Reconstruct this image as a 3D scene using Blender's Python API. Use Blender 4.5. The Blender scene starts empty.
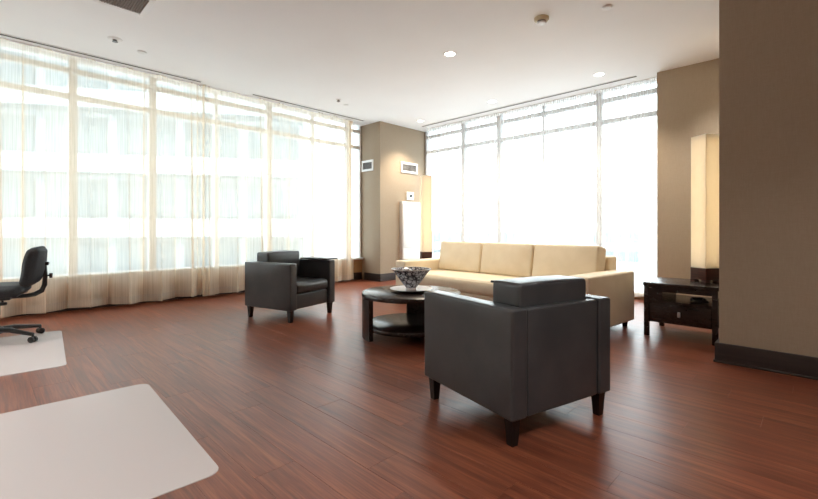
import bpy, bmesh, math, random
from mathutils import Vector, Matrix
random.seed(7)
scene = bpy.context.scene
COL = scene.collection

# ------------------------------------------------------------------ camera
FPX = 420.0                      # focal length in pixels of the 818 px frame
HC = 1.05                        # eye height
FWD = Vector((-0.70, 0.714, 0)).normalized()
RGT = Vector((0.714, 0.70, 0)).normalized()
cam_d = bpy.data.cameras.new('camera')
cam = bpy.data.objects.new('camera', cam_d)
COL.objects.link(cam)
cam_d.sensor_width = 36.0
cam_d.lens = FPX / 818.0 * 36.0
cam_d.shift_y = -(249.5 - 230.0) / 818.0
cam_d.clip_start = 0.05
cam_d.clip_end = 400
cam.location = (0, 0, HC)
cam.rotation_euler = (math.pi / 2, 0, math.atan2(FWD.y, FWD.x) - math.pi / 2)
scene.camera = cam

# ------------------------------------------------------------------ world, exposure
SKY = 4.4
world = bpy.data.worlds.new('world')
scene.world = world
world.use_nodes = True
bg = world.node_tree.nodes['Background']
bg.inputs[0].default_value = (0.90, 0.955, 1.0, 1)
bg.inputs[1].default_value = SKY
scene.view_settings.view_transform = 'Standard'
scene.view_settings.look = 'None'
scene.view_settings.gamma = 1.0
scene.view_settings.exposure = 0.47
scene.view_settings.use_curve_mapping = False
scene.cycles.use_denoising = True
scene.cycles.max_bounces = 10
scene.cycles.diffuse_bounces = 6
scene.cycles.glossy_bounces = 4
scene.cycles.transmission_bounces = 8
scene.cycles.transparent_max_bounces = 24
scene.cycles.caustics_reflective = False
scene.cycles.caustics_refractive = False
scene.cycles.sample_clamp_indirect = 6.0

CEIL = 3.27
WA = -7.05      # plane of the long window wall
WB = 7.10       # plane of the end window wall
XMAX, YMIN = 2.6, -2.8


# ------------------------------------------------------------------ materials
def srgb(r, g, b):
    def f(c):
        c /= 255.0
        return c / 12.92 if c <= 0.04045 else ((c + 0.055) / 1.055) ** 2.4
    return (f(r), f(g), f(b), 1.0)


def mat(name, col, rough=0.5, metal=0.0, spec=0.5, coat=0.0):
    m = bpy.data.materials.new(name)
    m.use_nodes = True
    b = m.node_tree.nodes['Principled BSDF']
    b.inputs['Base Color'].default_value = col
    b.inputs['Roughness'].default_value = rough
    b.inputs['Metallic'].default_value = metal
    b.inputs['Specular IOR Level'].default_value = spec
    b.inputs['Coat Weight'].default_value = coat
    return m


def N(m, t, **kw):
    n = m.node_tree.nodes.new(t)
    for k, v in kw.items():
        setattr(n, k, v)
    return n


def L(m, a, b):
    m.node_tree.links.new(a, b)


def bsdf(m):
    return m.node_tree.nodes['Principled BSDF']


def add_noise_color(m, c1, c2, scale=(1, 1, 1), nscale=5.0, detail=4, bump=0.0, coord='Object', lo=0.35, hi=0.65):
    tc = N(m, 'ShaderNodeTexCoord')
    mp = N(m, 'ShaderNodeMapping')
    mp.inputs['Scale'].default_value = scale
    L(m, tc.outputs[coord], mp.inputs[0])
    no = N(m, 'ShaderNodeTexNoise')
    no.inputs['Scale'].default_value = nscale
    no.inputs['Detail'].default_value = detail
    L(m, mp.outputs[0], no.inputs[0])
    cr = N(m, 'ShaderNodeValToRGB')
    cr.color_ramp.elements[0].color = c1
    cr.color_ramp.elements[1].color = c2
    cr.color_ramp.elements[0].position = lo
    cr.color_ramp.elements[1].position = hi
    L(m, no.outputs[0], cr.inputs[0])
    L(m, cr.outputs[0], bsdf(m).inputs['Base Color'])
    if bump:
        bp = N(m, 'ShaderNodeBump')
        bp.inputs['Strength'].default_value = bump
        bp.inputs['Distance'].default_value = 0.01
        L(m, no.outputs[0], bp.inputs['Height'])
        L(m, bp.outputs[0], bsdf(m).inputs['Normal'])
    return no


# white ceiling paint
M_CEIL = mat('ceiling_paint', (0.83, 0.82, 0.81, 1), 0.9, spec=0.2)
add_noise_color(M_CEIL, (0.87, 0.88, 0.885, 1), (0.89, 0.90, 0.905, 1), nscale=1.2)
M_WHITE = mat('white_enamel', (0.80, 0.80, 0.79, 1), 0.4)
M_FRAME = mat('window_frame_paint', (0.74, 0.73, 0.72, 1), 0.4)
M_FRAME2 = mat('grey_aluminium_frame', (0.48, 0.48, 0.49, 1), 0.4)
M_DARKHOLE = mat('dark_cavity', (0.03, 0.03, 0.03, 1), 0.9)


def wallpaper(name, c1, c2):
    m = mat(name, c1, 0.75, spec=0.25)
    tc = N(m, 'ShaderNodeTexCoord')
    outs = []
    for sc in ((55, 55, 4), (5, 5, 80)):
        mp = N(m, 'ShaderNodeMapping')
        mp.inputs['Scale'].default_value = sc
        L(m, tc.outputs['Object'], mp.inputs[0])
        no = N(m, 'ShaderNodeTexNoise')
        no.inputs['Scale'].default_value = 4.0
        no.inputs['Detail'].default_value = 3
        L(m, mp.outputs[0], no.inputs[0])
        outs.append(no.outputs[0])
    ad = N(m, 'ShaderNodeMath', operation='ADD')
    L(m, outs[0], ad.inputs[0]); L(m, outs[1], ad.inputs[1])
    hf = N(m, 'ShaderNodeMath', operation='MULTIPLY')
    hf.inputs[1].default_value = 0.5
    L(m, ad.outputs[0], hf.inputs[0])
    cr = N(m, 'ShaderNodeValToRGB')
    cr.color_ramp.elements[0].color = c1
    cr.color_ramp.elements[1].color = c2
    cr.color_ramp.elements[0].position = 0.35
    cr.color_ramp.elements[1].position = 0.65
    L(m, hf.outputs[0], cr.inputs[0])
    L(m, cr.outputs[0], bsdf(m).inputs['Base Color'])
    bp = N(m, 'ShaderNodeBump')
    bp.inputs['Strength'].default_value = 0.25
    bp.inputs['Distance'].default_value = 0.004
    L(m, hf.outputs[0], bp.inputs['Height'])
    L(m, bp.outputs[0], bsdf(m).inputs['Normal'])
    return m


M_WALL = wallpaper('taupe_woven_wallpaper', srgb(157, 141, 121), srgb(165, 149, 129))
M_PLAIN = mat('back_wall_paint', srgb(205, 195, 182), 0.85, spec=0.2)
add_noise_color(M_PLAIN, srgb(200, 190, 177), srgb(209, 199, 187), nscale=2.0)
M_LOW = mat('tan_low_wall', srgb(160, 124, 86), 0.8)
add_noise_color(M_LOW, srgb(154, 118, 80), srgb(168, 132, 94), nscale=2.0)
M_BASE = mat('dark_baseboard', srgb(42, 33, 30), 0.45)
add_noise_color(M_BASE, srgb(36, 28, 26), srgb(50, 40, 36), scale=(1, 1, 12), nscale=3)


# wood floor: each plank its own tone, grain along its length (world x)
def floor_wood():
    m = mat('red_brown_plank', srgb(130, 68, 48), 0.36, spec=0.5)
    b = bsdf(m)
    geo = N(m, 'ShaderNodeNewGeometry')
    oi = N(m, 'ShaderNodeObjectInfo')
    rv = N(m, 'ShaderNodeMath', operation='MULTIPLY')
    rv.inputs[1].default_value = 37.0
    L(m, oi.outputs['Random'], rv.inputs[0])
    cb = N(m, 'ShaderNodeCombineXYZ')
    L(m, rv.outputs[0], cb.inputs[0]); L(m, rv.outputs[0], cb.inputs[2])
    ad = N(m, 'ShaderNodeVectorMath', operation='ADD')
    L(m, geo.outputs['Position'], ad.inputs[0]); L(m, cb.outputs[0], ad.inputs[1])
    mp = N(m, 'ShaderNodeMapping')
    mp.inputs['Scale'].default_value = (0.9, 17.0, 1.0)
    L(m, ad.outputs[0], mp.inputs[0])
    n1 = N(m, 'ShaderNodeTexNoise')
    n1.inputs['Scale'].default_value = 1.6
    n1.inputs['Detail'].default_value = 6
    n1.inputs['Roughness'].default_value = 0.62
    n1.inputs['Distortion'].default_value = 0.4
    L(m, mp.outputs[0], n1.inputs[0])
    mp2 = N(m, 'ShaderNodeMapping')
    mp2.inputs['Scale'].default_value = (3.0, 90.0, 1.0)
    L(m, ad.outputs[0], mp2.inputs[0])
    n2 = N(m, 'ShaderNodeTexNoise')
    n2.inputs['Scale'].default_value = 1.5
    n2.inputs['Detail'].default_value = 3
    L(m, mp2.outputs[0], n2.inputs[0])
    mx = N(m, 'ShaderNodeMix')
    mx.inputs[0].default_value = 0.35
    L(m, n1.outputs[0], mx.inputs[2]); L(m, n2.outputs[0], mx.inputs[3])
    cr = N(m, 'ShaderNodeValToRGB')
    e = cr.color_ramp.elements
    e[0].position, e[0].color = 0.33, srgb(80, 41, 29)
    e[1].position, e[1].color = 0.68, srgb(150, 90, 63)
    x = e.new(0.5); x.color = srgb(116, 63, 44)
    L(m, mx.outputs[0], cr.inputs[0])
    hs = N(m, 'ShaderNodeHueSaturation')
    vr = N(m, 'ShaderNodeMapRange')
    vr.inputs['To Min'].default_value = 0.88
    vr.inputs['To Max'].default_value = 1.12
    L(m, oi.outputs['Random'], vr.inputs['Value'])
    L(m, vr.outputs[0], hs.inputs['Value'])
    L(m, cr.outputs[0], hs.inputs['Color'])
    L(m, hs.outputs[0], b.inputs['Base Color'])
    rr = N(m, 'ShaderNodeMapRange')
    rr.inputs['To Min'].default_value = 0.24
    rr.inputs['To Max'].default_value = 0.40
    L(m, mx.outputs[0], rr.inputs['Value'])
    L(m, rr.outputs[0], b.inputs['Roughness'])
    bp = N(m, 'ShaderNodeBump')
    bp.inputs['Strength'].default_value = 0.22
    bp.inputs['Distance'].default_value = 0.003
    L(m, mx.outputs[0], bp.inputs['Height'])
    L(m, bp.outputs[0], b.inputs['Normal'])
    return m


M_FLOOR = floor_wood()


def leather(name, c1, c2, rough=0.42):
    m = mat(name, c1, rough, spec=0.5)
    no = add_noise_color(m, c1, c2, nscale=6.0)
    vo = N(m, 'ShaderNodeTexVoronoi')
    vo.inputs['Scale'].default_value = 260.0
    tc = N(m, 'ShaderNodeTexCoord')
    L(m, tc.outputs['Object'], vo.inputs[0])
    bp = N(m, 'ShaderNodeBump')
    bp.inputs['Strength'].default_value = 0.12
    bp.inputs['Distance'].default_value = 0.002
    L(m, vo.outputs[0], bp.inputs['Height'])
    L(m, bp.outputs[0], bsdf(m).inputs['Normal'])
    return m


M_LEATHER = leather('charcoal_leather', srgb(58, 61, 64), srgb(68, 70, 73), 0.28)
M_CREAM = leather('cream_leather', srgb(227, 212, 184), srgb(234, 220, 194), 0.5)
M_DARKWOOD = mat('espresso_wood', srgb(38, 28, 26), 0.27)
add_noise_color(M_DARKWOOD, srgb(36, 27, 26), srgb(43, 33, 30), scale=(3, 14, 14), nscale=4)
M_LEG = mat('black_wood_leg', srgb(28, 24, 24), 0.4)
add_noise_color(M_LEG, srgb(14, 12, 12), srgb(20, 17, 17), scale=(12, 12, 1), nscale=3)
M_LAMPBASE = mat('mahogany_lamp_base', srgb(70, 30, 22), 0.35)
add_noise_color(M_LAMPBASE, srgb(58, 25, 19), srgb(84, 38, 27), scale=(2, 2, 14), nscale=4)
M_BLACK = mat('black_plastic', srgb(30, 31, 33), 0.42)
add_noise_color(M_BLACK, srgb(28, 29, 31), srgb(34, 35, 37), nscale=30)
M_SEATFAB = mat('dark_office_fabric', srgb(42, 46, 50), 0.75)
add_noise_color(M_SEATFAB, srgb(38, 42, 46), srgb(48, 52, 56), nscale=90, bump=0.2)
M_STEEL = mat('brushed_steel', (0.55, 0.55, 0.55, 1), 0.3, metal=1.0)
M_PORC = mat('white_porcelain', (0.78, 0.79, 0.80, 1), 0.18)


def shade_mat():
    m = mat('cream_lamp_shade', srgb(244, 228, 196), 0.7, spec=0.2)
    add_noise_color(m, srgb(249, 243, 230), srgb(252, 247, 236), scale=(60, 60, 4), nscale=3)
    out = m.node_tree.nodes['Material Output']
    tl = N(m, 'ShaderNodeBsdfTranslucent')
    tl.inputs[0].default_value = srgb(250, 242, 226)
    mx = N(m, 'ShaderNodeMixShader')
    mx.inputs[0].default_value = 0.3
    L(m, bsdf(m).outputs[0], mx.inputs[1]); L(m, tl.outputs[0], mx.inputs[2])
    L(m, mx.outputs[0], out.inputs[0])
    return m


M_SHADE = shade_mat()


def bowl_mat():
    m = mat('blue_white_glaze', (0.7, 0.7, 0.72, 1), 0.2)
    tc = N(m, 'ShaderNodeTexCoord')
    vo = N(m, 'ShaderNodeTexVoronoi', feature='DISTANCE_TO_EDGE')
    vo.inputs['Scale'].default_value = 26.0
    no = N(m, 'ShaderNodeTexNoise')
    no.inputs['Scale'].default_value = 22.0
    no.inputs['Detail'].default_value = 4
    L(m, tc.outputs['Object'], vo.inputs[0]); L(m, tc.outputs['Object'], no.inputs[0])
    ml = N(m, 'ShaderNodeMath', operation='MULTIPLY')
    ml.inputs[1].default_value = 2.0
    L(m, vo.outputs[0], ml.inputs[0])
    ad = N(m, 'ShaderNodeMath', operation='ADD')
    L(m, ml.outputs[0], ad.inputs[0]); L(m, no.outputs[0], ad.inputs[1])
    cr = N(m, 'ShaderNodeValToRGB')
    cr.color_ramp.elements[0].position = 0.60
    cr.color_ramp.elements[0].color = srgb(38, 42, 58)
    cr.color_ramp.elements[1].position = 0.86
    cr.color_ramp.elements[1].color = srgb(205, 208, 215)
    L(m, ad.outputs[0], cr.inputs[0])
    L(m, cr.outputs[0], bsdf(m).inputs['Base Color'])
    return m


M_BOWL = bowl_mat()


def sheer(name, col, transp):
    m = bpy.data.materials.new(name)
    m.use_nodes = True
    nt = m.node_tree
    nt.nodes.clear()
    out = N(m, 'ShaderNodeOutputMaterial')
    tr = N(m, 'ShaderNodeBsdfTransparent')
    tl = N(m, 'ShaderNodeBsdfTranslucent')
    tl.inputs[0].default_value = col
    df = N(m, 'ShaderNodeBsdfDiffuse')
    df.inputs[0].default_value = col
    m1 = N(m, 'ShaderNodeMixShader')
    m1.inputs[0].default_value = 0.5
    L(m, tl.outputs[0], m1.inputs[1]); L(m, df.outputs[0], m1.inputs[2])
    m2 = N(m, 'ShaderNodeMixShader')
    # slub threads vary the openness of the weave a little
    tc = N(m, 'ShaderNodeTexCoord')
    mp = N(m, 'ShaderNodeMapping')
    mp.inputs['Scale'].default_value = (60, 60, 1.2)
    L(m, tc.outputs['Object'], mp.inputs[0])
    no = N(m, 'ShaderNodeTexNoise')
    no.inputs['Scale'].default_value = 1.5
    no.inputs['Detail'].default_value = 3
    L(m, mp.outputs[0], no.inputs[0])
    mr = N(m, 'ShaderNodeMapRange')
    mr.inputs['From Min'].default_value = 0.3
    mr.inputs['From Max'].default_value = 0.7
    mr.inputs['To Min'].default_value = transp + 0.07
    mr.inputs['To Max'].default_value = transp - 0.07
    L(m, no.outputs[0], mr.inputs['Value'])
    L(m, mr.outputs[0], m2.inputs[0])
    L(m, m1.outputs[0], m2.inputs[1]); L(m, tr.outputs[0], m2.inputs[2])
    L(m, m2.outputs[0], out.inputs[0])
    return m


M_SHEER = sheer('sheer_voile', srgb(244, 229, 207), 0.45)
M_SHEER_W = sheer('white_voile', srgb(246, 243, 238), 0.73)
M_HEM = sheer('sheer_voile_hem', srgb(246, 234, 217), 0.50)


def glass(name, tint):
    m = bpy.data.materials.new(name)
    m.use_nodes = True
    m.node_tree.nodes.clear()
    out = N(m, 'ShaderNodeOutputMaterial')
    tr = N(m, 'ShaderNodeBsdfTransparent')
    tr.inputs[0].default_value = tint
    gl = N(m, 'ShaderNodeBsdfGlossy')
    gl.inputs['Roughness'].default_value = 0.02
    lw = N(m, 'ShaderNodeLayerWeight')          # Schlick reflectance of a thin pane
    lw.inputs[0].default_value = 0.5
    pw = N(m, 'ShaderNodeMath', operation='POWER')
    pw.inputs[1].default_value = 5.0
    L(m, lw.outputs['Facing'], pw.inputs[0])
    fr = N(m, 'ShaderNodeMath', operation='MULTIPLY_ADD')
    fr.inputs[1].default_value = 0.94
    fr.inputs[2].default_value = 0.04
    L(m, pw.outputs[0], fr.inputs[0])
    mx = N(m, 'ShaderNodeMixShader')
    L(m, fr.outputs[0], mx.inputs[0])
    L(m, tr.outputs[0], mx.inputs[1]); L(m, gl.outputs[0], mx.inputs[2])
    L(m, mx.outputs[0], out.inputs[0])
    return m


M_GLASS = glass('window_glass', (0.93, 0.97, 0.97, 1))


def mat_mix():
    m = bpy.data.materials.new('frosted_vinyl')
    m.use_nodes = True
    b = bsdf(m)
    b.inputs['Base Color'].default_value = (0.90, 0.85, 0.84, 1)
    b.inputs['Roughness'].default_value = 0.32
    no = N(m, 'ShaderNodeTexNoise')
    no.inputs['Scale'].default_value = 350
    tc = N(m, 'ShaderNodeTexCoord')
    L(m, tc.outputs['Object'], no.inputs[0])
    bp = N(m, 'ShaderNodeBump')
    bp.inputs['Strength'].default_value = 0.15
    bp.inputs['Distance'].default_value = 0.001
    L(m, no.outputs[0], bp.inputs['Height'])
    L(m, bp.outputs[0], b.inputs['Normal'])
    out = m.node_tree.nodes['Material Output']
    tr = N(m, 'ShaderNodeBsdfTransparent')
    mx = N(m, 'ShaderNodeMixShader')
    mx.inputs[0].default_value = 0.58
    L(m, b.outputs[0], mx.inputs[1]); L(m, tr.outputs[0], mx.inputs[2])
    L(m, mx.outputs[0], out.inputs[0])
    return m


M_MAT = mat_mix()


def emis(name, col, s):
    m = mat(name, col, 0.4)
    bsdf(m).inputs['Emission Color'].default_value = col
    bsdf(m).inputs['Emission Strength'].default_value = s
    return m


M_LENS = emis('lit_lamp_lens', (1.0, 0.93, 0.82, 1), 9.0)


M_TUBE = emis('warm_light_tube', (1.0, 0.94, 0.83, 1), 6.5)


# ------------------------------------------------------------------ mesh helpers
class MB:
    """collects shapes into one mesh"""
    def __init__(self):
        self.v, self.f, self.s = [], [], []

    def add(self, vs, fs, smooth=True, M=None):
        o = len(self.v)
        self.v += [tuple(M @ Vector(p)) if M else tuple(p) for p in vs]
        self.f += [tuple(i + o for i in f) for f in fs]
        self.s += [smooth] * len(fs)
        return self

    def box(self, x0, x1, y0, y1, z0, z1, M=None):
        vs = [(x, y, z) for z in (z0, z1) for y in (y0, y1) for x in (x0, x1)]
        fs = [(0, 2, 3, 1), (4, 5, 7, 6), (0, 1, 5, 4), (2, 6, 7, 3), (0, 4, 6, 2), (1, 3, 7, 5)]
        return self.add(vs, fs, False, M)

    def rbox(self, x0, x1, y0, y1, z0, z1, r=0.02, M=None, n=2, bulge=(0, 0, 0), inner=1, squash=None):
        """rounded box; bulge = crown height on x, y, z faces"""
        c = Vector(((x0 + x1) / 2, (y0 + y1) / 2, (z0 + z1) / 2))
        h = [(x1 - x0) / 2, (y1 - y0) / 2, (z1 - z0) / 2]
        r = min(r, min(h) * 0.999)
        axes = []
        for a in range(3):
            t = [-h[a] + r * (1 - math.cos(math.pi / 2 * k / n)) * 1.0 for k in range(n + 1)]
            # edge samples spaced evenly in angle when mapped from a cube corner
            t = [-h[a] + r * (1 - math.tan(math.pi / 4 * (n - k) / n)) for k in range(n + 1)]
            mid = [(-h[a] + r) + (2 * h[a] - 2 * r) * k / (inner + 1) for k in range(1, inner + 1)]
            axes.append(t + mid + [-q for q in reversed(t)])
        idx, vs, fs = {}, [], []

        def vert(p, ax, sg):
            key = tuple(round(q, 6) for q in p)
            if key in idx:
                return idx[key]
            q = Vector([max(-h[i] + r, min(h[i] - r, p[i])) for i in range(3)])
            d = Vector(p) - q
            w = q + (d.normalized() * r if d.length > 1e-9 else Vector((0, 0, 0)))
            u = [p[i] / h[i] for i in range(3)]
            for i in range(3):
                if bulge[i]:
                    j, k = (i + 1) % 3, (i + 2) % 3
                    w[i] += bulge[i] * max(0, 1 - u[j] ** 2) * max(0, 1 - u[k] ** 2) * u[i]
            idx[key] = len(vs)
            vs.append(tuple(w + c))
            return idx[key]
        for ax in range(3):
            j, k = (ax + 1) % 3, (ax + 2) % 3
            for sg in (-1, 1):
                A, B = axes[j], axes[k]
                for a in range(len(A) - 1):
                    for b_ in range(len(B) - 1):
                        quad = []
                        for (aa, bb) in ((a, b_), (a + 1, b_), (a + 1, b_ + 1), (a, b_ + 1)):
                            p = [0, 0, 0]
                            p[ax] = sg * h[ax]; p[j] = A[aa]; p[k] = B[bb]
                            quad.append(vert(p, ax, sg))
                        if sg < 0:
                            quad.reverse()
                        if len(set(quad)) >= 3:
                            fs.append(tuple(quad))
        return self.add(vs, fs, True, M)

    def lathe(self, prof, seg=32, M=None, cap0=True, cap1=True, smooth=True):
        vs, fs = [], []
        for (r, z) in prof:
            for k in range(seg):
                a = 2 * math.pi * k / seg
                vs.append((r * math.cos(a), r * math.sin(a), z))
        for i in range(len(prof) - 1):
            for k in range(seg):
                k2 = (k + 1) % seg
                fs.append((i * seg + k, i * seg + k2, (i + 1) * seg + k2, (i + 1) * seg + k))
        if cap0:
            fs.append(tuple(reversed(range(seg))))
        if cap1:
            fs.append(tuple((len(prof) - 1) * seg + k for k in range(seg)))
        return self.add(vs, fs, smooth, M)

    def tube(self, pts, rad, seg=10, M=None):
        pts = [Vector(p) for p in pts]
        rads = rad if isinstance(rad, (list, tuple)) else [rad] * len(pts)
        vs, fs = [], []
        up = Vector((0.13, 0.31, 0.94))
        for i, p in enumerate(pts):
            d = (pts[min(i + 1, len(pts) - 1)] - pts[max(i - 1, 0)]).normalized()
            u = d.cross(up).normalized()
            w = u.cross(d)
            for k in range(seg):
                a = 2 * math.pi * k / seg
                vs.append(p + (u * math.cos(a) + w * math.sin(a)) * rads[i])
        for i in range(len(pts) - 1):
            for k in range(seg):
                k2 = (k + 1) % seg
                fs.append((i * seg + k, i * seg + k2, (i + 1) * seg + k2, (i + 1) * seg + k))
        fs.append(tuple(reversed(range(seg))))
        fs.append(tuple((len(pts) - 1) * seg + k for k in range(seg)))
        return self.add(vs, fs, True, M)

    def prism(self, poly, z0, z1, M=None):
        n = len(poly)
        vs = [(p[0], p[1], z0) for p in poly] + [(p[0], p[1], z1) for p in poly]
        fs = [tuple(reversed(range(n))), tuple(range(n, 2 * n))]
        fs += [(k, (k + 1) % n, n + (k + 1) % n, n + k) for k in range(n)]
        return self.add(vs, fs, False, M)

    def mesh(self, name):
        me = bpy.data.meshes.new(name)
        me.from_pydata(self.v, [], self.f)
        me.polygons.foreach_set('use_smooth', self.s)
        me.update()
        bm = bmesh.new()
        bm.from_mesh(me)
        bmesh.ops.recalc_face_normals(bm, faces=bm.faces)
        for e in bm.edges:
            if len(e.link_faces) == 2 and e.calc_face_angle(0) > math.radians(50):
                e.smooth = False
        bm.to_mesh(me)
        bm.free()
        return me

    def build(self, name, material, parent=None, loc=None, rz=0.0):
        me = self.mesh(name)
        me.materials.append(material)
        return link(name, me, parent, loc, rz)


def link(name, me, parent=None, loc=None, rz=0.0):
    o = bpy.data.objects.new(name, me)
    COL.objects.link(o)
    if parent:
        o.parent = parent
    if loc is not None:
        o.location = loc
    if rz:
        o.rotation_euler = (0, 0, rz)
    return o


def tag(o, label=None, cat=None, group=None, kind=None):
    if label:
        o['label'] = label
    if cat:
        o['category'] = cat
    if group:
        o['group'] = group
    if kind:
        o['kind'] = kind
    return o


def thing(name, label, cat, loc, rz=0.0, group=None):
    o = bpy.data.objects.new(name, None)
    o.empty_display_size = 0.1
    COL.objects.link(o)
    o.location = loc
    o.rotation_euler = (0, 0, rz)
    return tag(o, label, cat, group)


def struct(name, mb, m, parent=None):
    o = mb.build(name, m, parent)
    if parent is None:
        o['kind'] = 'structure'
    return o


def struct_empty(name):
    o = bpy.data.objects.new(name, None)
    o.empty_display_size = 0.1
    COL.objects.link(o)
    o['kind'] = 'structure'
    return o


def copy_tree(o, parent=None):
    c = o.copy()
    COL.objects.link(c)
    c.parent = parent
    for ch in list(o.children):
        copy_tree(ch, c)
    return c


def on_ceiling(u, v):
    t = (CEIL - HC) * FPX / (230.0 - v)
    p = FWD * t + RGT * ((u - 409.0) / FPX * t)
    return (p.x, p.y, CEIL)


# ------------------------------------------------------------------ floor with planks
floor = struct('floor', MB().box(WA - 0.1, XMAX + 0.1, YMIN - 0.1, WB + 0.1, -0.12, -0.008), M_DARKHOLE)
PW, PL = 0.19, 1.22


def plank_mesh(length):
    hx, hy, b, z1, z0 = length / 2 - 0.0002, PW / 2 - 0.0002, 0.0010, 0.0, -0.0079
    vs, fs = [], []
    for (x, y, z) in ((hx, hy, z0), (hx, hy, z1 - b * 0.5), (hx - b, hy - b, z1)):
        vs += [(-x, -y, z), (x, -y, z), (x, y, z), (-x, y, z)]
    for r in (0, 4):
        for k in range(4):
            k2 = (k + 1) % 4
            fs.append((r + k, r + k2, r + 4 + k2, r + 4 + k))
    fs.append((8, 9, 10, 11))
    return vs, fs


pm = MB().add(*plank_mesh(PL), smooth=False).mesh('plank')
pm.materials.append(M_FLOOR)
cand, rest = [], []
rows = int((WB - YMIN) / PW) + 1
for r in range(rows):
    y = YMIN + PW * (r + 0.5)
    off = (r * 0.447 + (r % 3) * 0.13) % 1.0 * PL
    k = 0
    x = WA - off
    while x < XMAX:
        x0, x1 = max(x, WA), min(x + PL, XMAX)
        x += PL
        if x1 - x0 < 0.03 or y > WB - 0.05:
            continue
        cx = (x0 + x1) / 2
        p = Vector((cx, y, 0))
        t, la = p.dot(FWD), p.dot(RGT)
        vis = t > 0.4 and abs(la) < t * 1.12 + 0.6
        if cx > -0.5 and y > 4.15:
            vis = False
        (cand if vis else rest).append((t, x0, x1, y))
cand.sort(key=lambda q: q[0])
for i, (t, x0, x1, y) in enumerate(cand):
    if i >= 298:
        rest.append((t, x0, x1, y))
        continue
    if x1 - x0 > PL - 0.001:
        o = bpy.data.objects.new('plank', pm)
        COL.objects.link(o)
        o.parent = floor
        o.location = ((x0 + x1) / 2, y, 0)
    else:
        MB().add(*plank_mesh(x1 - x0), smooth=False).build('plank', M_FLOOR, floor, ((x0 + x1) / 2, y, 0))
mbr = MB()
for (t, x0, x1, y) in rest:
    mbr.add(*plank_mesh(x1 - x0), smooth=False, M=Matrix.Translation(((x0 + x1) / 2, y, 0)))
if rest:
    tag(mbr.build('more_planks', M_FLOOR, floor), kind='stuff')

# ------------------------------------------------------------------ ceiling and walls
struct('ceiling', MB().box(WA - 0.1, XMAX + 0.1, YMIN - 0.1, WB + 0.1, CEIL, CEIL + 0.15), M_CEIL)
SILL = 0.43      # low wall under the long window
SILL_B = 0.07    # the end window reaches almost to the floor
struct('wall_left', MB().box(WA - 0.1, WA + 0.06, YMIN, 5.70, 0, SILL), M_LOW)
struct('wall_end', MB().box(-6.42, -1.65, WB - 0.06, WB + 0.1, 0, SILL_B), M_LOW)
struct('trim_1', MB().rbox(WA - 0.1, WA + 0.13, YMIN, 5.69, SILL, SILL + 0.035, 0.008), M_WHITE)
struct('trim_2', MB().rbox(-6.40, -1.66, WB - 0.13, WB + 0.1, SILL_B, SILL_B + 0.035, 0.008), M_WHITE)
struct('wall_corner', MB().box(WA - 0.1, -6.41, 5.70, WB + 0.1, 0, CEIL), M_WALL)
struct('wall_right', MB().box(-1.65, -0.578, 6.68, WB + 0.1, 0, CEIL), M_WALL)
struct('wall_pier', MB().box(-0.578, XMAX, 4.12, WB + 0.1, 0, CEIL), M_WALL)
struct('wall_far_right', MB().box(XMAX, XMAX + 0.1, YMIN, 4.12, 0, CEIL), M_PLAIN)
struct('wall_back', MB().box(WA, XMAX, YMIN - 0.1, YMIN, 0, CEIL), M_PLAIN)

BH = 0.155


def baseboard(name, segs):
    mb = MB()
    for (x0, x1, y0, y1) in segs:
        mb.rbox(x0, x1, y0, y1, 0, BH, 0.006)
        mb.rbox(x0 - 0.008, x1 + 0.008, y0 - 0.008, y1 + 0.008, 0, 0.018, 0.006)
    return struct(name, mb, M_BASE)


baseboard('baseboard_pier', [(-0.605, XMAX, 4.095, 4.12), (-0.605, -0.578, 4.12, 6.66)])
baseboard('baseboard_corner', [(-6.41, -6.39, 5.68, 6.95), (-6.9, -6.39, 5.68, 5.70)])
baseboard('baseboard_right', [(-1.65, -0.605, 6.66, 6.68)])
baseboard('baseboard_left', [(WA + 0.06, WA + 0.08, YMIN, 5.68)])
baseboard('baseboard_back', [(WA + 0.08, XMAX, YMIN, YMIN + 0.02)])


# ------------------------------------------------------------------ windows: each mullion, transom and pane a piece
def window(name, to_world, bars, thick, fm, sill):
    w = struct_empty(name)
    zs = [sill + 0.035, 2.80, 3.14, CEIL]
    for s in bars:
        hw = 0.045 if s in thick else 0.02
        mb = MB()
        a, b = to_world(s - hw, -0.05), to_world(s + hw, 0.05)
        mb.box(min(a[0], b[0]), max(a[0], b[0]), min(a[1], b[1]), max(a[1], b[1]), zs[0], CEIL)
        mb.build('mullion', fm, w)
    for i in range(len(bars) - 1):
        l0, l1 = bars[i] + (0.045 if bars[i] in thick else 0.02), bars[i + 1] - (0.045 if bars[i + 1] in thick else 0.02)
        for z in zs[1:3]:
            a, b = to_world(l0, -0.04), to_world(l1, 0.04)
            MB().box(min(a[0], b[0]), max(a[0], b[0]), min(a[1], b[1]), max(a[1], b[1]), z - 0.035, z + 0.035).build('transom', fm, w)
        zz = [(zs[0], zs[1] - 0.035), (zs[1] + 0.035, zs[2] - 0.035), (zs[2] + 0.035, CEIL)]
        for (z0, z1) in zz:
            a, b = to_world(l0, -0.003), to_world(l1, 0.003)
            MB().box(min(a[0], b[0]), max(a[0], b[0]), min(a[1], b[1]), max(a[1], b[1]), z0, z1).build('pane', M_GLASS, w)
    return w


window('window_1', lambda s, d: (WA + d, s), [-2.76, -1.85, -0.94, -0.03, 0.85, 1.77, 2.68, 3.60, 4.50, 5.35, 5.66],
       {-0.94, 0.85, 1.77, 3.60, 5.35}, M_FRAME, SILL)
window('window_2', lambda s, d: (s, WB + d), [-6.38, -5.34, -4.47, -3.55, -2.58, -1.69], {-5.34, -4.47, -2.58}, M_FRAME2, SILL_B)


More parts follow.
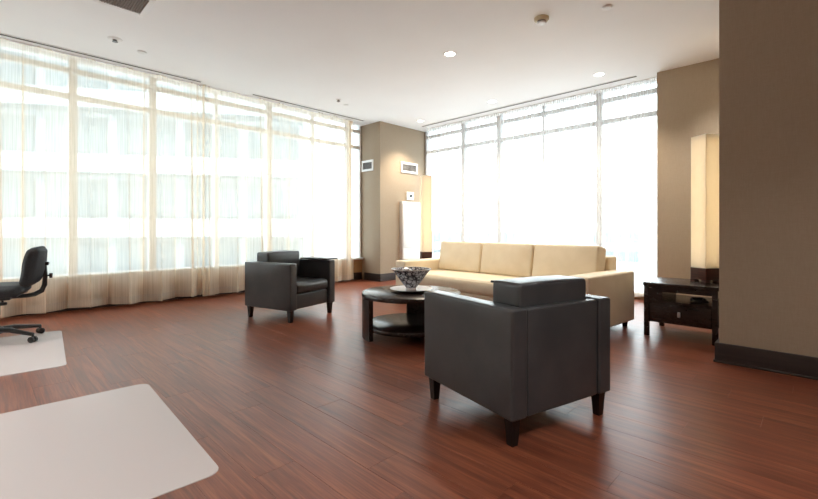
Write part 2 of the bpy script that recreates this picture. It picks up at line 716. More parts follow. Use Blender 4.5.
# ------------------------------------------------------------------ ceiling slot diffusers
def slot(label, x0, x1, y0, y1):
    t = thing('slot_diffuser', label, 'air slot', ((x0 + x1) / 2, (y0 + y1) / 2, CEIL), group='linear slots along the windows')
    cx, cy = (x0 + x1) / 2, (y0 + y1) / 2
    lx, ly = (x1 - x0) / 2, (y1 - y0) / 2
    along_y = ly > lx
    MB().box(-lx, lx, -ly, ly, -0.004, 0.0).build('slot_opening', M_DARKHOLE, t)
    e = 0.012
    for s in (-1, 1):
        mb = MB()
        if along_y:
            mb.box(s * (lx + e / 2) - e / 2, s * (lx + e / 2) + e / 2, -ly, ly, -0.008, 0)
        else:
            mb.box(-lx, lx, s * (ly + e / 2) - e / 2, s * (ly + e / 2) + e / 2, -0.008, 0)
        mb.build('flange', M_WHITE, t)
    return t


slot('dark linear slot in the ceiling above the left stretch of the long window', -6.65, -6.605, -2.6, 2.31)
slot('short dark linear slot in the ceiling over the armchair by the long window', -6.65, -6.605, 3.12, 5.45)
slot('dark linear slot in the ceiling above the window behind the sofa', -6.1, -1.90, 6.595, 6.64)


# ------------------------------------------------------------------ sheer curtains
def curtain(label, to_world, s0, s1, seed, gather0=0.0, gather1=0.0, fabric=None):
    rnd = random.Random(seed)
    n = int((s1 - s0) / 0.007)
    m = 22
    ztop, zbot = CEIL - 0.006, 0.055
    # irregular fold phases
    knots, s = [s0], s0
    while s < s1:
        s += rnd.uniform(0.15, 0.25)
        knots.append(s)
    amp = [rnd.uniform(0.55, 1.1) for _ in knots]
    ph2 = [rnd.uniform(0, 6.28) for _ in range(4)]

    def profile(s, h):                      # h: 0 at hem, 1 at heading
        i = 0
        while i < len(knots) - 2 and knots[i + 1] < s:
            i += 1
        f = (s - knots[i]) / (knots[i + 1] - knots[i])
        sg = -1 if i % 2 else 1
        a = amp[i]
        big = sg * a * math.sin(math.pi * f)
        gw = 0.0
        for (e, g) in ((s0, gather0), (s1, gather1)):
            if g:
                gw = max(gw, min(1.0, max(0.0, 1 - abs(s - e) / g) * 3))
        big *= 1 - gw
        sgn = 1 if big > 0 else -1
        big = sgn * abs(big) ** 0.8
        fine = 0.5 * math.sin(s * 2 * math.pi / 0.115 + ph2[0]) + 0.35 * math.sin(s * 2 * math.pi / 0.083 + ph2[1])
        k = h ** 1.5
        d = 0.105 * big * (1 - 0.75 * k) + 0.011 * fine * (0.25 + 0.75 * k)
        # sideways lean makes the folds overlap slightly
        ds = 0.055 * math.sin(2 * math.pi * f) * (1 - 0.5 * k) * a * (1 - gw) + 0.012 * math.cos(s * 2 * math.pi / 0.115 + ph2[2])
        # tight stacking at gathered edges
        for (e, g) in ((s0, gather0), (s1, gather1)):
            if g:
                w = min(1.0, max(0.0, 1 - abs(s - e) / g) * 3)
                d += w * (0.035 * math.sin(s * 2 * math.pi / 0.042) + (0.045 if e == s0 else -0.045))
        return d, ds
    vs, fs, hv, hf = [], [], [], []
    for j in range(m + 1):
        h = j / m
        z = zbot + (ztop - zbot) * h
        for i in range(n + 1):
            s = s0 + (s1 - s0) * i / n
            d, ds = profile(s, h)
            sag = 0.008 * math.sin(s * 5.0 + seed) * (1 - h) ** 6
            vs.append((*to_world(min(max(s + ds, s0), s1), d), z + sag))
    for j in range(m):
        for i in range(n):
            a = j * (n + 1) + i
            fs.append((a, a + 1, a + n + 2, a + n + 1))
    mb = MB()
    mb.add(vs, fs, True)
    hm = MB()
    for j in range(3):
        h = 0.0 + 0.10 / (ztop - zbot) * j / 2
        for i in range(n + 1):
            s = s0 + (s1 - s0) * i / n
            d, ds = profile(s, h)
            sag = 0.008 * math.sin(s * 5.0 + seed) * (1 - h) ** 6
            hv.append((*to_world(min(max(s + ds, s0), s1), d + 0.003), zbot + (ztop - zbot) * h + sag - 0.004))
    for j in range(2):
        for i in range(n):
            a = j * (n + 1) + i
            hf.append((a, a + 1, a + n + 2, a + n + 1))
    hm.add(hv, hf, True)
    base = to_world((s0 + s1) / 2, 0)
    t = thing('sheer_curtain', label, 'curtain', (base[0], base[1], 0), group='floor length sheers at the windows')
    T = Matrix.Translation((-base[0], -base[1], 0))
    for part, name, mm in ((mb, 'voile', fabric or M_SHEER), (hm, 'hem', M_HEM)):
        part.v = [tuple(T @ Vector(p)) for p in part.v]
        me = bpy.data.meshes.new(name)
        me.from_pydata(part.v, [], part.f)
        me.polygons.foreach_set('use_smooth', [True] * len(part.f))
        me.materials.append(mm)
        link(name, me, t)
    a, b = to_world(s0, -0.012), to_world(s1, 0.012)
    MB().box(min(a[0], b[0]) - base[0], max(a[0], b[0]) - base[0], min(a[1], b[1]) - base[1], max(a[1], b[1]) - base[1],
             CEIL - 0.014, CEIL).build('track', M_WHITE, t)
    return t


cA = lambda s, d: (-6.76 + d, s)
cB = lambda s, d: (s, 6.86 - d)
curtain('long sheer beige curtain on the left window, behind the office chair', cA, -2.7, 2.415, 3, 0, 0.13)
curtain('sheer beige curtain behind the charcoal armchair, reaching the corner column', cA, 2.36, 5.30, 11, 0.07, 0.15)
curtain('bright white sheer curtain behind the sofa and the white cabinet', cB, -6.12, -2.62, 21, 0.05, 0.05, M_SHEER_W)
curtain('narrow bright sheer curtain next to the brown wall by the tall lamp', cB, -2.58, -1.66, 29, 0.05, 0.05, M_SHEER_W)


# ------------------------------------------------------------------ armchairs
def make_armchair(label, loc, rz, tab_side):
    D, W, H, Z0 = 0.765, 0.77, 0.668, 0.135
    AW = 0.105
    t = thing('armchair', label, 'armchair', loc, rz, 'charcoal leather club chairs')
    hx, hy = D / 2, W / 2
    for s in (-1, 1):
        y0, y1 = (hy - AW, hy) if s > 0 else (-hy, -hy + AW)
        MB().rbox(-hx, hx, y0, y1, Z0, H, 0.014, n=3, bulge=(0, 0.003, 0.003), inner=3).build('arm', M_LEATHER, t)
    MB().rbox(-hx + 0.008, -hx + 0.06, -hy + AW + 0.008, hy - AW - 0.008, Z0, H - 0.004, 0.012, n=3, bulge=(0.004, 0, 0.003), inner=3).build('back_panel', M_LEATHER, t)
    MB().rbox(-hx + 0.062, hx - 0.035, -hy + AW + 0.003, hy - AW - 0.003, Z0, 0.31, 0.02, n=3, inner=2, bulge=(0.006, 0, 0)).build('seat_base', M_LEATHER, t)
    sc = MB().rbox(-hx + 0.07, hx - 0.012, -hy + AW + 0.004, hy - AW - 0.004, 0.312, 0.440, 0.04, n=3, inner=5,
                   bulge=(0.014, 0, 0.004)).build('seat_cushion', M_LEATHER, t)
    # thick back cushion stands on the seat and rises above the low back panel
    cy = hy - AW - 0.016
    bc = MB().rbox(-hx + 0.068, -hx + 0.275, -cy, cy, 0.445, 0.778, 0.02, n=3, inner=6,
                   bulge=(0.012, 0, 0.012)).build('back_cushion', M_LEATHER, t)
    for x_ in (-hx + 0.076, -hx + 0.267):
        seam = [(x_, -cy + 0.008, 0.50), (x_, -cy + 0.008, 0.743), (x_, -cy + 0.022, 0.768), (x_, 0, 0.776), (x_, cy - 0.022, 0.768), (x_, cy - 0.008, 0.743), (x_, cy - 0.008, 0.50)]
        MB().tube(seam, 0.004, 6).build('piping', M_LEATHER, bc)
    for sx in (-1, 1):
        for sy in (-1, 1):
            cx, cy = sx * (hx - 0.05), sy * (hy - 0.05)
            mb = MB()
            vs = []
            for (w, z) in ((0.019, 0.0), (0.028, Z0 + 0.004)):
                vs += [(cx - w, cy - w, z), (cx + w, cy - w, z), (cx + w, cy + w, z), (cx - w, cy + w, z)]
            mb.add(vs, [(3, 2, 1, 0), (4, 5, 6, 7), (0, 1, 5, 4), (1, 2, 6, 5), (2, 3, 7, 6), (3, 0, 4, 7)], False)
            mb.build('leg', M_LEG, t)
    yc = tab_side * (hy - AW / 2)
    tb = MB().rbox(hx - 0.42, hx + 0.03, yc - 0.14 if tab_side > 0 else yc - 0.07, yc + 0.07 if tab_side > 0 else yc + 0.14, H + 0.012, H + 0.028, 0.007)
    tb.build('writing_tablet', M_LEG, t)
    MB().lathe([(0.035, H + 0.002), (0.035, H + 0.013)], 16, Matrix.Translation((hx - 0.14, yc, 0))).build('tablet_pivot', M_STEEL, t)
    return t


make_armchair('charcoal leather armchair in the foreground seen from behind', (-1.315, 2.227, 0), math.radians(165.5), -1)
make_armchair('charcoal leather armchair facing right in front of the long window', (-4.70, 2.70, 0), math.radians(14.6), 1)

# ------------------------------------------------------------------ sofa  (local x along the sofa, front = -y)
SA = math.radians(-5.5)
SL, SD = 2.93, 1.06


def make_sofa():
    d = Vector((math.cos(SA), math.sin(SA)))
    nrm = Vector((-math.sin(SA), math.cos(SA)))
    fr = Vector((-1.545, 3.98))             # right front corner
    c = fr - d * SL / 2 + nrm * SD / 2
    t = thing('sofa', 'long cream leather sofa with three back cushions before the bright window', 'sofa', (c.x, c.y, 0), SA)
    hx, hy = SL / 2, SD / 2
    AW = 0.225
    for s in (-1, 1):
        x0, x1 = (hx - AW, hx) if s > 0 else (-hx, -hx + AW)
        MB().rbox(x0, x1, -hy, hy - 0.04, 0.07, 0.605, 0.022, n=3, inner=3, bulge=(0.004, 0.004, 0.008)).build('arm', M_CREAM, t)
    MB().rbox(-hx + AW - 0.02, hx - AW + 0.02, hy - 0.20, hy, 0.07, 0.755, 0.025, n=3, inner=3).build('back_frame', M_CREAM, t)
    MB().rbox(-hx + AW + 0.003, hx - AW - 0.003, -hy + 0.03, hy - 0.18, 0.07, 0.275, 0.02, n=3, inner=3).build('seat_base', M_CREAM, t)
    iw = SL - 2 * AW - 0.02
    sc = MB().rbox(-iw / 2, iw / 2, -hy + 0.012, hy - 0.30, 0.278, 0.45, 0.045, n=3, inner=7, bulge=(0, 0.012, 0.02)).build('seat_cushion', M_CREAM, t)
    y_ = -hy + 0.016
    MB().tube([(-iw / 2 + 0.03, y_ + 0.008, 0.425), (0, y_ - 0.006, 0.425), (iw / 2 - 0.03, y_ + 0.008, 0.425)], 0.004, 6).build('piping', M_CREAM, sc)
    cw = iw / 3
    for k in range(3):
        xc = -iw / 2 + cw * (k + 0.5)
        M = Matrix.Translation((xc, hy - 0.33, 0.45)) @ Matrix.Rotation(math.radians(-9), 4, 'X')
        MB().rbox(-cw / 2 + 0.006, cw / 2 - 0.006, -0.10, 0.09, 0.0, 0.42, 0.025, n=3, inner=6, bulge=(0, 0.03, 0.008), M=M).build('back_cushion', M_CREAM, t)
    for sx in (-1, 1):
        for sy in (-1, 1):
            cx, cy = sx * (hx - 0.08), sy * (hy - 0.10)
            MB().lathe([(0.025, 0), (0.03, 0.072)], 12, Matrix.Translation((cx, cy, 0))).build('leg', M_LEG, t)
    return t


make_sofa()


# ------------------------------------------------------------------ round coffee table
def make_coffee_table():
    t = thing('coffee_table', 'round dark wood coffee table with lower shelf in front of the sofa', 'coffee table', (-2.94, 3.03, 0))
    R, H = 0.495, 0.435
    MB().lathe([(R - 0.012, H - 0.045), (R - 0.002, H - 0.040), (R, H - 0.03), (R, H - 0.008), (R - 0.008, H)], 64).build('table_top', M_DARKWOOD, t)
    MB().lathe([(R - 0.035, 0.085), (R - 0.03, 0.09), (R - 0.03, 0.12), (R - 0.035, 0.125)], 64).build('lower_shelf', M_DARKWOOD, t)
    cam_ang = math.atan2(RGT.y, RGT.x)
    for a0 in (192, 72, 312):
        a0 = math.radians(a0) + cam_ang
        n, hs = 12, math.radians(24)
        poly = [((R - 0.004) * math.cos(a0 + hs * (2 * k / n - 1)), (R - 0.004) * math.sin(a0 + hs * (2 * k / n - 1))) for k in range(n + 1)]
        poly += [((R - 0.05) * math.cos(a0 - hs * (2 * k / n - 1)), (R - 0.05) * math.sin(a0 - hs * (2 * k / n - 1))) for k in range(n + 1)]
        MB().prism(poly, 0, H - 0.0455).build('leg_panel', M_DARKWOOD, t)


make_coffee_table()
pl = MB().lathe([(0.09, 0.0), (0.10, 0.006), (0.19, 0.018), (0.215, 0.028), (0.212, 0.031), (0.185, 0.022), (0.08, 0.011)], 48).build(
    'plate', M_PORC, None, (-2.95, 3.04, 0.435))
tag(pl, 'wide white plate under the patterned bowl on the coffee table', 'plate')
b = thing('bowl', 'flared blue and white patterned bowl on a white plate', 'bowl', (-2.95, 3.04, 0.447))
MB().lathe([(0.055, 0.0), (0.058, 0.004), (0.052, 0.024)], 32).build('foot_ring', M_PORC, b)
MB().lathe([(0.050, 0.022), (0.062, 0.034), (0.105, 0.09), (0.160, 0.165), (0.196, 0.208), (0.200, 0.212), (0.192, 0.210),
            (0.152, 0.163), (0.098, 0.092), (0.05, 0.045), (0.004, 0.038)], 48).build('bowl_body', M_BOWL, b)
MB().lathe([(0.1955, 0.206), (0.203, 0.211), (0.200, 0.216), (0.191, 0.213)], 48, cap0=False, cap1=False).build('rim', M_PORC, b)


# ------------------------------------------------------------------ end tables (front = -y)
def make_end_table(label, loc, rz):
    t = thing('end_table', label, 'end table', loc, rz, 'dark end tables beside the sofa')
    W, D, H = 0.62, 0.62, 0.53
    hx, hy = W / 2, D / 2
    MB().rbox(-hx, hx, -hy, hy, H - 0.035, H, 0.006).build('table_top', M_DARKWOOD, t)
    for sx in (-1, 1):
        for sy in (-1, 1):
            cx, cy = sx * (hx - 0.03), sy * (hy - 0.03)
            MB().rbox(cx - 0.022, cx + 0.022, cy - 0.022, cy + 0.022, 0, H - 0.035, 0.004).build('leg', M_DARKWOOD, t)
    for sy in (-1, 1):
        MB().box(-hx + 0.052, hx - 0.052, sy * (hy - 0.03) - 0.012, sy * (hy - 0.03) + 0.012, H - 0.085, H - 0.035).build('apron', M_DARKWOOD, t)
    MB().box(-hx + 0.012, hx - 0.012, -hy + 0.012, hy - 0.012, 0.335, 0.355).build('shelf', M_DARKWOOD, t)
    MB().box(-hx + 0.02, hx - 0.02, -hy + 0.035, hy - 0.012, 0.14, 0.335).build('drawer_case', M_DARKWOOD, t)
    MB().box(-hx + 0.052, -hx + 0.17, -hy + 0.020, hy - 0.052, 0.355, H - 0.085).build('side_compartment', M_DARKWOOD, t)
    dr = MB().rbox(-hx + 0.056, hx - 0.056, -hy + 0.018, -hy + 0.036, 0.148, 0.330, 0.004).build('drawer', M_DARKWOOD, t)
    MB().rbox(-0.012, 0.012, -hy - 0.004, -hy + 0.019, 0.215, 0.265, 0.006).build('knob', M_STEEL, dr)
    return t


make_end_table('dark wood end table with drawer between the sofa and the brown pier', (-0.965, 4.955, 0), 0)
make_end_table('dark end table beyond the far left arm of the sofa', (-4.98, 5.45, 0), SA)


def make_lamp(label, loc, rz):
    t = thing('table_lamp', label, 'lamp', loc, rz, 'tall square column lamps on the end tables')
    h = 0.0875
    mb = MB()
    bz = 0.14
    MB().rbox(-h - 0.004, h + 0.004, -h - 0.004, h + 0.004, 0.022, bz, 0.004).build('base', M_LAMPBASE, t)
    for sx in (-1, 1):
        for sy in (-1, 1):
            cx, cy = sx * (h - 0.022), sy * (h - 0.022)
            MB().box(cx - 0.026, cx + 0.026, cy - 0.026, cy + 0.026, 0, 0.023).build('foot', M_LAMPBASE, t)
    top = 1.47
    w = 0.004
    mb = MB()
    mb.box(-h, h, -h, -h + w, bz, top).box(-h, h, h - w, h, bz, top)
    mb.box(-h, -h + w, -h + w, h - w, bz, top).box(h - w, h, -h + w, h - w, bz, top)
    mb.build('lamp_shade', M_SHADE, t)
    MB().lathe([(0.016, 0.16), (0.018, 0.17), (0.018, 1.40), (0.016, 1.41)], 14).build('light_tube', M_TUBE, t)
    MB().box(-h + w, h - w, -h + w, h - w, top - 0.03, top - 0.026).build('diffuser', M_SHADE, t)
    return t


rot = math.atan2(RGT.y, RGT.x) + math.radians(10.6)
lc = FWD * (4.12 + 0.12) + RGT * (2.9 + 0.095)
make_lamp('tall cream column lamp beside the brown pier', (lc.x, lc.y, 0.53), rot)
lc = FWD * 7.38 + RGT * 0.30
make_lamp('tall cream column lamp by the white cabinet behind the sofa', (lc.x, lc.y, 0.53), rot)
# small dark thing lying on the open shelf of the right end table
o = MB().tube([(-0.07, 0, 0.016), (-0.02, 0.03, 0.018), (0.04, 0.02, 0.02), (0.07, -0.03, 0.016), (0.02, -0.05, 0.016), (-0.05, -0.03, 0.016), (-0.06, 0.01, 0.03), (0.03, 0.03, 0.036), (0.05, -0.02, 0.034)],
              0.015, 8).build('cord', M_BLACK, None, (-0.83, 4.80, 0.356))
tag(o, 'small coil of black cord on the open shelf of the end table', 'cord')

# ------------------------------------------------------------------ column fittings
c = thing('wall_cabinet', 'tall slim white cabinet standing against the corner column', 'cabinet', (-6.41, 6.53, 0))
MB().rbox(0.0, 0.085, -0.28, 0.28, 0, 1.66, 0.006).build('body', M_WHITE, c)
MB().rbox(0.085, 0.099, -0.268, 0.268, 0.67, 1.61, 0.004).build('door', M_WHITE, c)
MB().rbox(0.085, 0.099, -0.268, 0.268, 0.05, 0.655, 0.004).build('lower_panel', M_WHITE, c)
MB().box(0.085, 0.09, -0.15, 0.05, 1.625, 1.637).build('vent_slit', M_DARKHOLE, c)
c = thing('thermostat', 'small white thermostat on the column above the cabinet', 'thermostat', (-6.41, 6.55, 1.79))
MB().rbox(0, 0.035, -0.11, 0.11, -0.085, 0.085, 0.01).build('housing', M_WHITE, c)
MB().box(0.035, 0.037, -0.03, 0.06, -0.03, 0.035).build('screen', mat('dark_screen', srgb(70, 72, 72), 0.2), c)


def wall_vent(label, loc, rz, w, h):
    t = thing('wall_vent', label, 'air vent', loc, rz, 'white framed vents on the column')
    e = 0.045
    mb = MB()
    mb.rbox(-w / 2, w / 2, -0.02, 0, h / 2 - e, h / 2, 0.004).rbox(-w / 2, w / 2, -0.02, 0, -h / 2, -h / 2 + e, 0.004)
    mb.rbox(-w / 2, -w / 2 + e, -0.02, 0, -h / 2 + e, h / 2 - e, 0.004).rbox(w / 2 - e, w / 2, -0.02, 0, -h / 2 + e, h / 2 - e, 0.004)
    mb.build('frame', M_WHITE, t)
    MB().box(-w / 2 + e, w / 2 - e, -0.004, 0, -h / 2 + e, h / 2 - e).build('backing', M_DARKHOLE, t)
    nz = 7
    gap = (h - 2 * e) / nz
    for k in range(nz):
        z = -h / 2 + e + gap * (k + 0.5)
        M = Matrix.Translation((0, -0.011, z)) @ Matrix.Rotation(math.radians(35), 4, 'X')
        MB().box(-w / 2 + e, w / 2 - e, -0.008, 0.008, -0.0015, 0.0015, M).build('slat', M_SLAT, t)
    return t


M_SLAT = mat('grey_slat', (0.32, 0.31, 0.30, 1), 0.5)
wall_vent('white framed vent on the shaded column face beside the long window', (-6.80, 5.70, 2.40), 0, 0.38, 0.23)
wall_vent('white framed vent on the lit column face above the thermostat', (-6.41, 6.54, 2.40), math.pi / 2, 0.52, 0.23)


# ------------------------------------------------------------------ ceiling fittings
def downlight(u, v, label, power, col=(1.0, 0.86, 0.68)):
    x, y, z = on_ceiling(u, v)
    return downlight_at(x, y, label, power, col)


def downlight_at(x, y, label, power, col=(1.0, 0.97, 0.93)):
    t = thing('downlight', label, 'downlight', (x, y, CEIL), group='recessed ceiling downlights')
    MB().lathe([(0.062, -0.002), (0.085, -0.004), (0.09, 0.0)], 32, cap0=False, cap1=False).build('trim_ring', M_WHITE, t)
    MB().lathe([(0.062, -0.003), (0.05, -0.006), (0.002, -0.007)], 32, cap0=False).build('lens', M_LENS, t)
    ld = bpy.data.lights.new('beam', 'SPOT')
    ld.energy = power
    ld.color = col
    ld.spot_size = math.radians(105)
    ld.spot_blend = 0.7
    ld.shadow_soft_size = 0.05
    lo = bpy.data.objects.new('beam', ld)
    COL.objects.link(lo)
    lo.parent = t
    lo.location = (0, 0, -0.03)
    return t


DL = 130.0
downlight(450, 54, 'lit downlight alone in the middle of the ceiling', DL)
downlight(420.5, 121, 'lit downlight in the corner by the column', DL * 1.3)
downlight(492, 101.5, 'lit downlight above the left half of the sofa window', DL)
downlight(599, 74.5, 'lit downlight near the right end of the ceiling slot', DL)
# unseen downlights: recess one inferred from its wall glow, the others added to brighten
for (x, y, k) in ((-0.72, 6.0, 0.6), (0.7, 0.5, 1.2), (0.5, 2.2, 0.6), (-0.6, -1.6, 1.2), (-3.2, -1.8, 1.4), (-5.4, -1.3, 1.4), (1.6, -1.8, 1.2)):
    downlight_at(x, y, 'unseen lit downlight, all but the recess one added to brighten the room', DL * k)



def disc(name, u, v, label, cat, prof, m, parts=()):
    t = thing(name, label, cat, on_ceiling(u, v))
    MB().lathe(prof, 28).build('cover_plate', m, t)
    for (pn, pp, pmn) in parts:
        MB().lathe(pp, 20).build(pn, pmn, t)
    return t


M_BEIGE = mat('aged_beige_plastic', srgb(196, 182, 150), 0.5)
M_GREY = mat('grey_metal', (0.25, 0.25, 0.25, 1), 0.4, metal=0.6)
disc('smoke_detector', 541.5, 18, 'beige round smoke detector on the ceiling', 'smoke detector',
     [(0.075, 0), (0.075, -0.02), (0.062, -0.035)], M_BEIGE,
     (('sensor_collar', [(0.045, -0.035), (0.045, -0.05)], M_GREY), ('sensor_cap', [(0.05, -0.05), (0.046, -0.064), (0.02, -0.068)], M_WHITE)))
disc('sprinkler_cover', 607, 7, 'flat white round sprinkler cover near the top of the picture', 'sprinkler', [(0.05, 0.0), (0.05, -0.004), (0.042, -0.006), (0.042, -0.014), (0.036, -0.017)], M_WHITE)
disc('sprinkler', 115, 39, 'grey sprinkler head in a white plate near the ceiling grille', 'sprinkler', [(0.075, 0), (0.07, -0.006), (0.05, -0.012)], M_WHITE,
     (('sprinkler_head', [(0.02, -0.012), (0.024, -0.03), (0.03, -0.034), (0.01, -0.04)], M_GREY),))
disc('ceiling_sensor', 142, 52, 'small white cover plate by the long ceiling slot', 'sensor', [(0.05, 0), (0.05, -0.010), (0.04, -0.014)], M_WHITE)
disc('sprinkler', 338.5, 99.5, 'small grey sprinkler head near the corner column', 'sprinkler', [(0.05, 0), (0.046, -0.006), (0.03, -0.010)], M_WHITE,
     (('sprinkler_head', [(0.018, -0.010), (0.022, -0.03), (0.032, -0.034), (0.01, -0.045)], M_GREY),))
disc('ceiling_sensor', 346, 105, 'small white cover plate close to the column', 'sensor', [(0.045, 0), (0.045, -0.008), (0.035, -0.011)], M_WHITE)

# square egg-crate return grille
GX0, GX1, GY0, GY1 = -4.97, -4.62, 0.80, 1.14
t = thing('ceiling_grille', 'white framed square grille with dark mesh at the top of the picture', 'air grille', ((GX0 + GX1) / 2, (GY0 + GY1) / 2, CEIL))
hx, hy, e = (GX1 - GX0) / 2, (GY1 - GY0) / 2, 0.045
mb = MB()
mb.rbox(-hx - e, hx + e, hy, hy + e, -0.012, 0, 0.004).rbox(-hx - e, hx + e, -hy - e, -hy, -0.012, 0, 0.004)
mb.rbox(-hx - e, -hx, -hy, hy, -0.012, 0, 0.004).rbox(hx, hx + e, -hy, hy, -0.012, 0, 0.004)
mb.build('frame', M_WHITE, t)
MB().box(-hx, hx, -hy, hy, -0.0025, 0).build('backing', M_DARKHOLE, t)
mb = MB()
nb = 16
M_MESH = mat('taupe_mesh', srgb(150, 138, 130), 0.6)
for k in range(1, nb):
    q = -1 + 2 * k / nb
    mb.box(q * hx - 0.003, q * hx + 0.003, -hy, hy, -0.012, -0.0025)
    mb.box(-hx, hx, q * hy - 0.003, q * hy + 0.003, -0.012, -0.0025)
tag(mb.build('egg_crate_mesh', M_MESH, t), kind='stuff')
MB().lathe([(0.07, -0.0026), (0.07, -0.0035)], 24, Matrix.Translation((0.06, 0, 0))).build('duct_collar', M_WHITE, t)


# ------------------------------------------------------------------ chair mats
def chair_mat(label, P, ex, wx, wy, m):
    """P: corner nearest the room (x, y); ex: unit vector of the edge seen in the photo; the sheet lies on its -y side"""
    ex = Vector(ex).normalized()
    ey = Vector((ex.y, -ex.x))
    r = 0.06
    pts = []
    for (cx, cy, a0) in ((r, r, 180), (r, wy - r, 90), (wx - r, wy - r, 0), (wx - r, r, 270)):
        for k in range(7):
            a = math.radians(a0 - 90 * k / 6) if True else 0
            pts.append((cx + r * math.cos(a), cy + r * math.sin(a)))
    # order round the outline
    pts = []
    for (cx, cy, a0) in ((wx - r, wy - r, 0), (r, wy - r, 90), (r, r, 180), (wx - r, r, 270)):
        for k in range(7):
            a = math.radians(a0 + 90 * k / 6)
            pts.append((cx + r * math.cos(a), cy + r * math.sin(a)))
    cen = Vector((wx / 2, wy / 2))
    poly = [ex * p[0] + ey * p[1] for p in pts]
    cc = ex * cen.x + ey * cen.y
    poly = [(p.x - cc.x, p.y - cc.y) for p in poly]
    inner = [(p[0] * 0.997, p[1] * 0.997) for p in poly]
    n = len(poly)
    vs = [(p[0], p[1], 0.0005) for p in poly] + [(p[0], p[1], 0.003) for p in poly] + [(p[0], p[1], 0.0045) for p in inner]
    fs = [tuple(reversed(range(n))), tuple(range(2 * n, 3 * n))]
    for q in (0, n):
        fs += [(q + k, q + (k + 1) % n, q + n + (k + 1) % n, q + n + k) for k in range(n)]
    o = MB().add(vs, fs, False).build('chair_mat', m, None, (P[0] + cc.x, P[1] + cc.y, 0))
    return tag(o, label, 'floor mat', 'frosted floor mats')


chair_mat('large frosted pinkish floor mat with rounded corners in the foreground', (-3.30, 0.80), (1.33, -0.06), 1.45, 1.5, M_MAT)
chair_mat('frosted pale floor mat under the black office chair', (-5.66, 0.59), (1.47, -0.12), 1.50, 1.2, M_MAT)


# ------------------------------------------------------------------ office chair (faces -x locally; backrest at +x)
def make_office_chair():
    cen = FWD * 3.92 + RGT * (-3.86)
    rz = math.atan2(RGT.y, RGT.x) + math.radians(31)
    t = thing('office_chair', 'black office swivel chair cut off by the left edge of the picture', 'office chair', (cen.x, cen.y, 0.0045), rz)
    MB().lathe([(0.045, 0.075), (0.055, 0.085), (0.055, 0.13), (0.03, 0.15)], 20).build('hub', M_BLACK, t)
    MB().lathe([(0.026, 0.14), (0.026, 0.32)], 16).build('gas_column', M_STEEL, t)
    MB().lathe([(0.034, 0.25), (0.034, 0.40)], 16).build('column_sleeve', M_BLACK, t)
    for k in range(5):
        a = math.radians(-33 + 72 * k)
        R = Matrix.Rotation(a, 4, 'Z')
        leg = MB().tube([(0.04, 0, 0.112), (0.14, 0, 0.112), (0.24, 0, 0.095), (0.36, 0, 0.075)], [0.026, 0.024, 0.02, 0.017], 10, R).build('base_leg', M_BLACK, t)
        cm = MB()
        for s in (-1, 1):
            M = R @ Matrix.Translation((0.36, s * 0.017, 0.028)) @ Matrix.Rotation(math.pi / 2, 4, 'X')
            cm.lathe([(0.020, -0.011), (0.028, -0.008), (0.028, 0.008), (0.020, 0.011)], 18, M)
        cm.lathe([(0.010, 0.03), (0.010, 0.078)], 10, R @ Matrix.Translation((0.36, 0, 0)))
        cm.build('caster', M_BLACK, leg)
    MB().rbox(-0.14, 0.12, -0.08, 0.08, 0.39, 0.435, 0.012).build('tilt_mechanism', M_BLACK, t)
    k = MB().tube([(0.06, -0.05, 0.41), (0.06, -0.05, 0.36)], 0.009, 8)
    k.lathe([(0.03, 0.345), (0.034, 0.352), (0.034, 0.366), (0.028, 0.372)], 16, Matrix.Translation((0.06, -0.05, 0)))
    k.build('tension_knob', M_BLACK, t)
    st = MB().rbox(-0.25, 0.215, -0.225, 0.225, 0.435, 0.535, 0.048, n=4, inner=5, bulge=(0.02, 0.02, 0.012)).build('seat', M_SEATFAB, t)
    MB().rbox(-0.22, 0.19, -0.20, 0.21, 0.428, 0.445, 0.008).build('seat_shell', M_BLACK, t)
    # L bar
    bar = [(0.10, 0, 0.415), (0.22, 0, 0.415), (0.28, 0, 0.425), (0.33, 0, 0.455), (0.352, 0, 0.51), (0.357, 0, 0.60), (0.352, 0, 0.72)]
    MB().tube(bar, [0.02, 0.02, 0.022, 0.023, 0.022, 0.019, 0.016], 10).build('back_bar', M_BLACK, t)
    M = Matrix.Translation((0.275, 0, 0.52)) @ Matrix.Rotation(math.radians(4), 4, 'Y')
    bk = MB().rbox(-0.045, 0.045, -0.19, 0.19, 0.0, 0.36, 0.043, n=4, inner=6, bulge=(0.03, 0.01, 0.01), M=M).build('backrest', M_SEATFAB, t)
    # tip the backrest's top back a little and curve it
    for v in bk.data.vertices:
        q = (v.co.z - 0.70) / 0.18
        v.co.x += 0.025 * q * abs(q) - 0.03 * (v.co.y / 0.2) ** 2
    MB().rbox(0.335, 0.385, -0.03, 0.03, 0.70, 0.735, 0.01).build('bracket', M_BLACK, t)
    kn = MB().tube([(0.357, 0, 0.60), (0.397, 0, 0.60)], 0.009, 8)
    kn.tube([(0.389, 0, 0.60), (0.412, 0, 0.60)], 0.024, 12)
    kn.build('height_knob', M_BLACK, t)


make_office_chair()


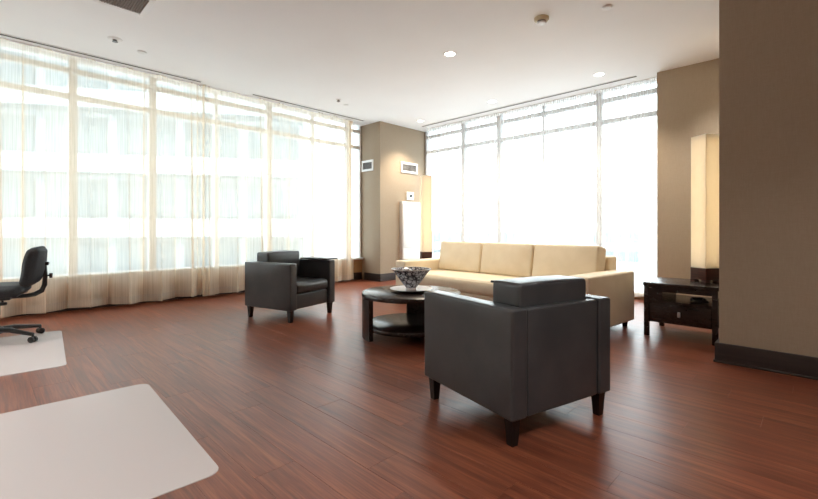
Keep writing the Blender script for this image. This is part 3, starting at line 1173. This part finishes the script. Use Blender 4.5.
# ------------------------------------------------------------------ outside: street level and neighbours seen through the sheers
M_GROUND = mat('pale_paving', srgb(190, 192, 192), 0.9)
add_noise_color(M_GROUND, srgb(180, 183, 184), srgb(200, 202, 202), nscale=0.2)
g = MB().box(-160, 160, -160, 160, -9.2, -9.0).build('street_ground', M_GROUND)
tag(g, kind='structure')
M_ROOF = mat('white_roof_membrane', (0.82, 0.83, 0.84, 1), 0.9)
add_noise_color(M_ROOF, (0.80, 0.81, 0.82, 1), (0.85, 0.86, 0.87, 1), nscale=0.6)
mb = MB().box(-16, WA - 0.12, -9, 19, -0.5, -0.3)
mb.box(WA - 0.12, 8, WB + 0.12, 19, -0.5, -0.3)
tag(mb.build('terrace_roof', M_ROOF), kind='structure')
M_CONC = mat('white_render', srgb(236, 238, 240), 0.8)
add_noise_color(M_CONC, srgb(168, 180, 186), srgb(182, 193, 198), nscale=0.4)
M_BGLASS = mat('facade_glazing', srgb(150, 172, 182), 0.15)
add_noise_color(M_BGLASS, srgb(105, 122, 130), srgb(130, 146, 153), nscale=0.3)


def building(label, t, lat, yaw, w, d, h, z0, fh, nb, band):
    p = FWD * t + RGT * lat
    o = thing('neighbour_building', label, 'building', (p.x, p.y, z0), math.atan2(RGT.y, RGT.x) + yaw)
    MB().box(-w / 2, w / 2, 0.4, d, 0, h).build('wall', M_CONC, o)
    nf = int(h / fh)
    for f in range(nf):
        z = f * fh
        MB().box(-w / 2 - 0.2, w / 2 + 0.2, -0.6, 0.4, z, z + band).build('floor_band', M_CONC, o)
        bw = w / nb
        for k in range(nb):
            x = -w / 2 + bw * (k + 0.5)
            MB().box(x - bw * 0.42, x + bw * 0.42, 0.3, 0.4, z + band + 0.15, z + fh - 0.35).build('window_pane', M_BGLASS, o)
    return o


building('pale building with horizontal floor bands across from the long window', 20, -21.5, math.radians(12), 32, 10, 26.0, -8.9, 3.2, 10, 0.9)
building('low pale building far beyond the window behind the sofa', 75, 20, math.radians(-10), 40, 12, 9.9, -9.0, 3.3, 10, 1.1)
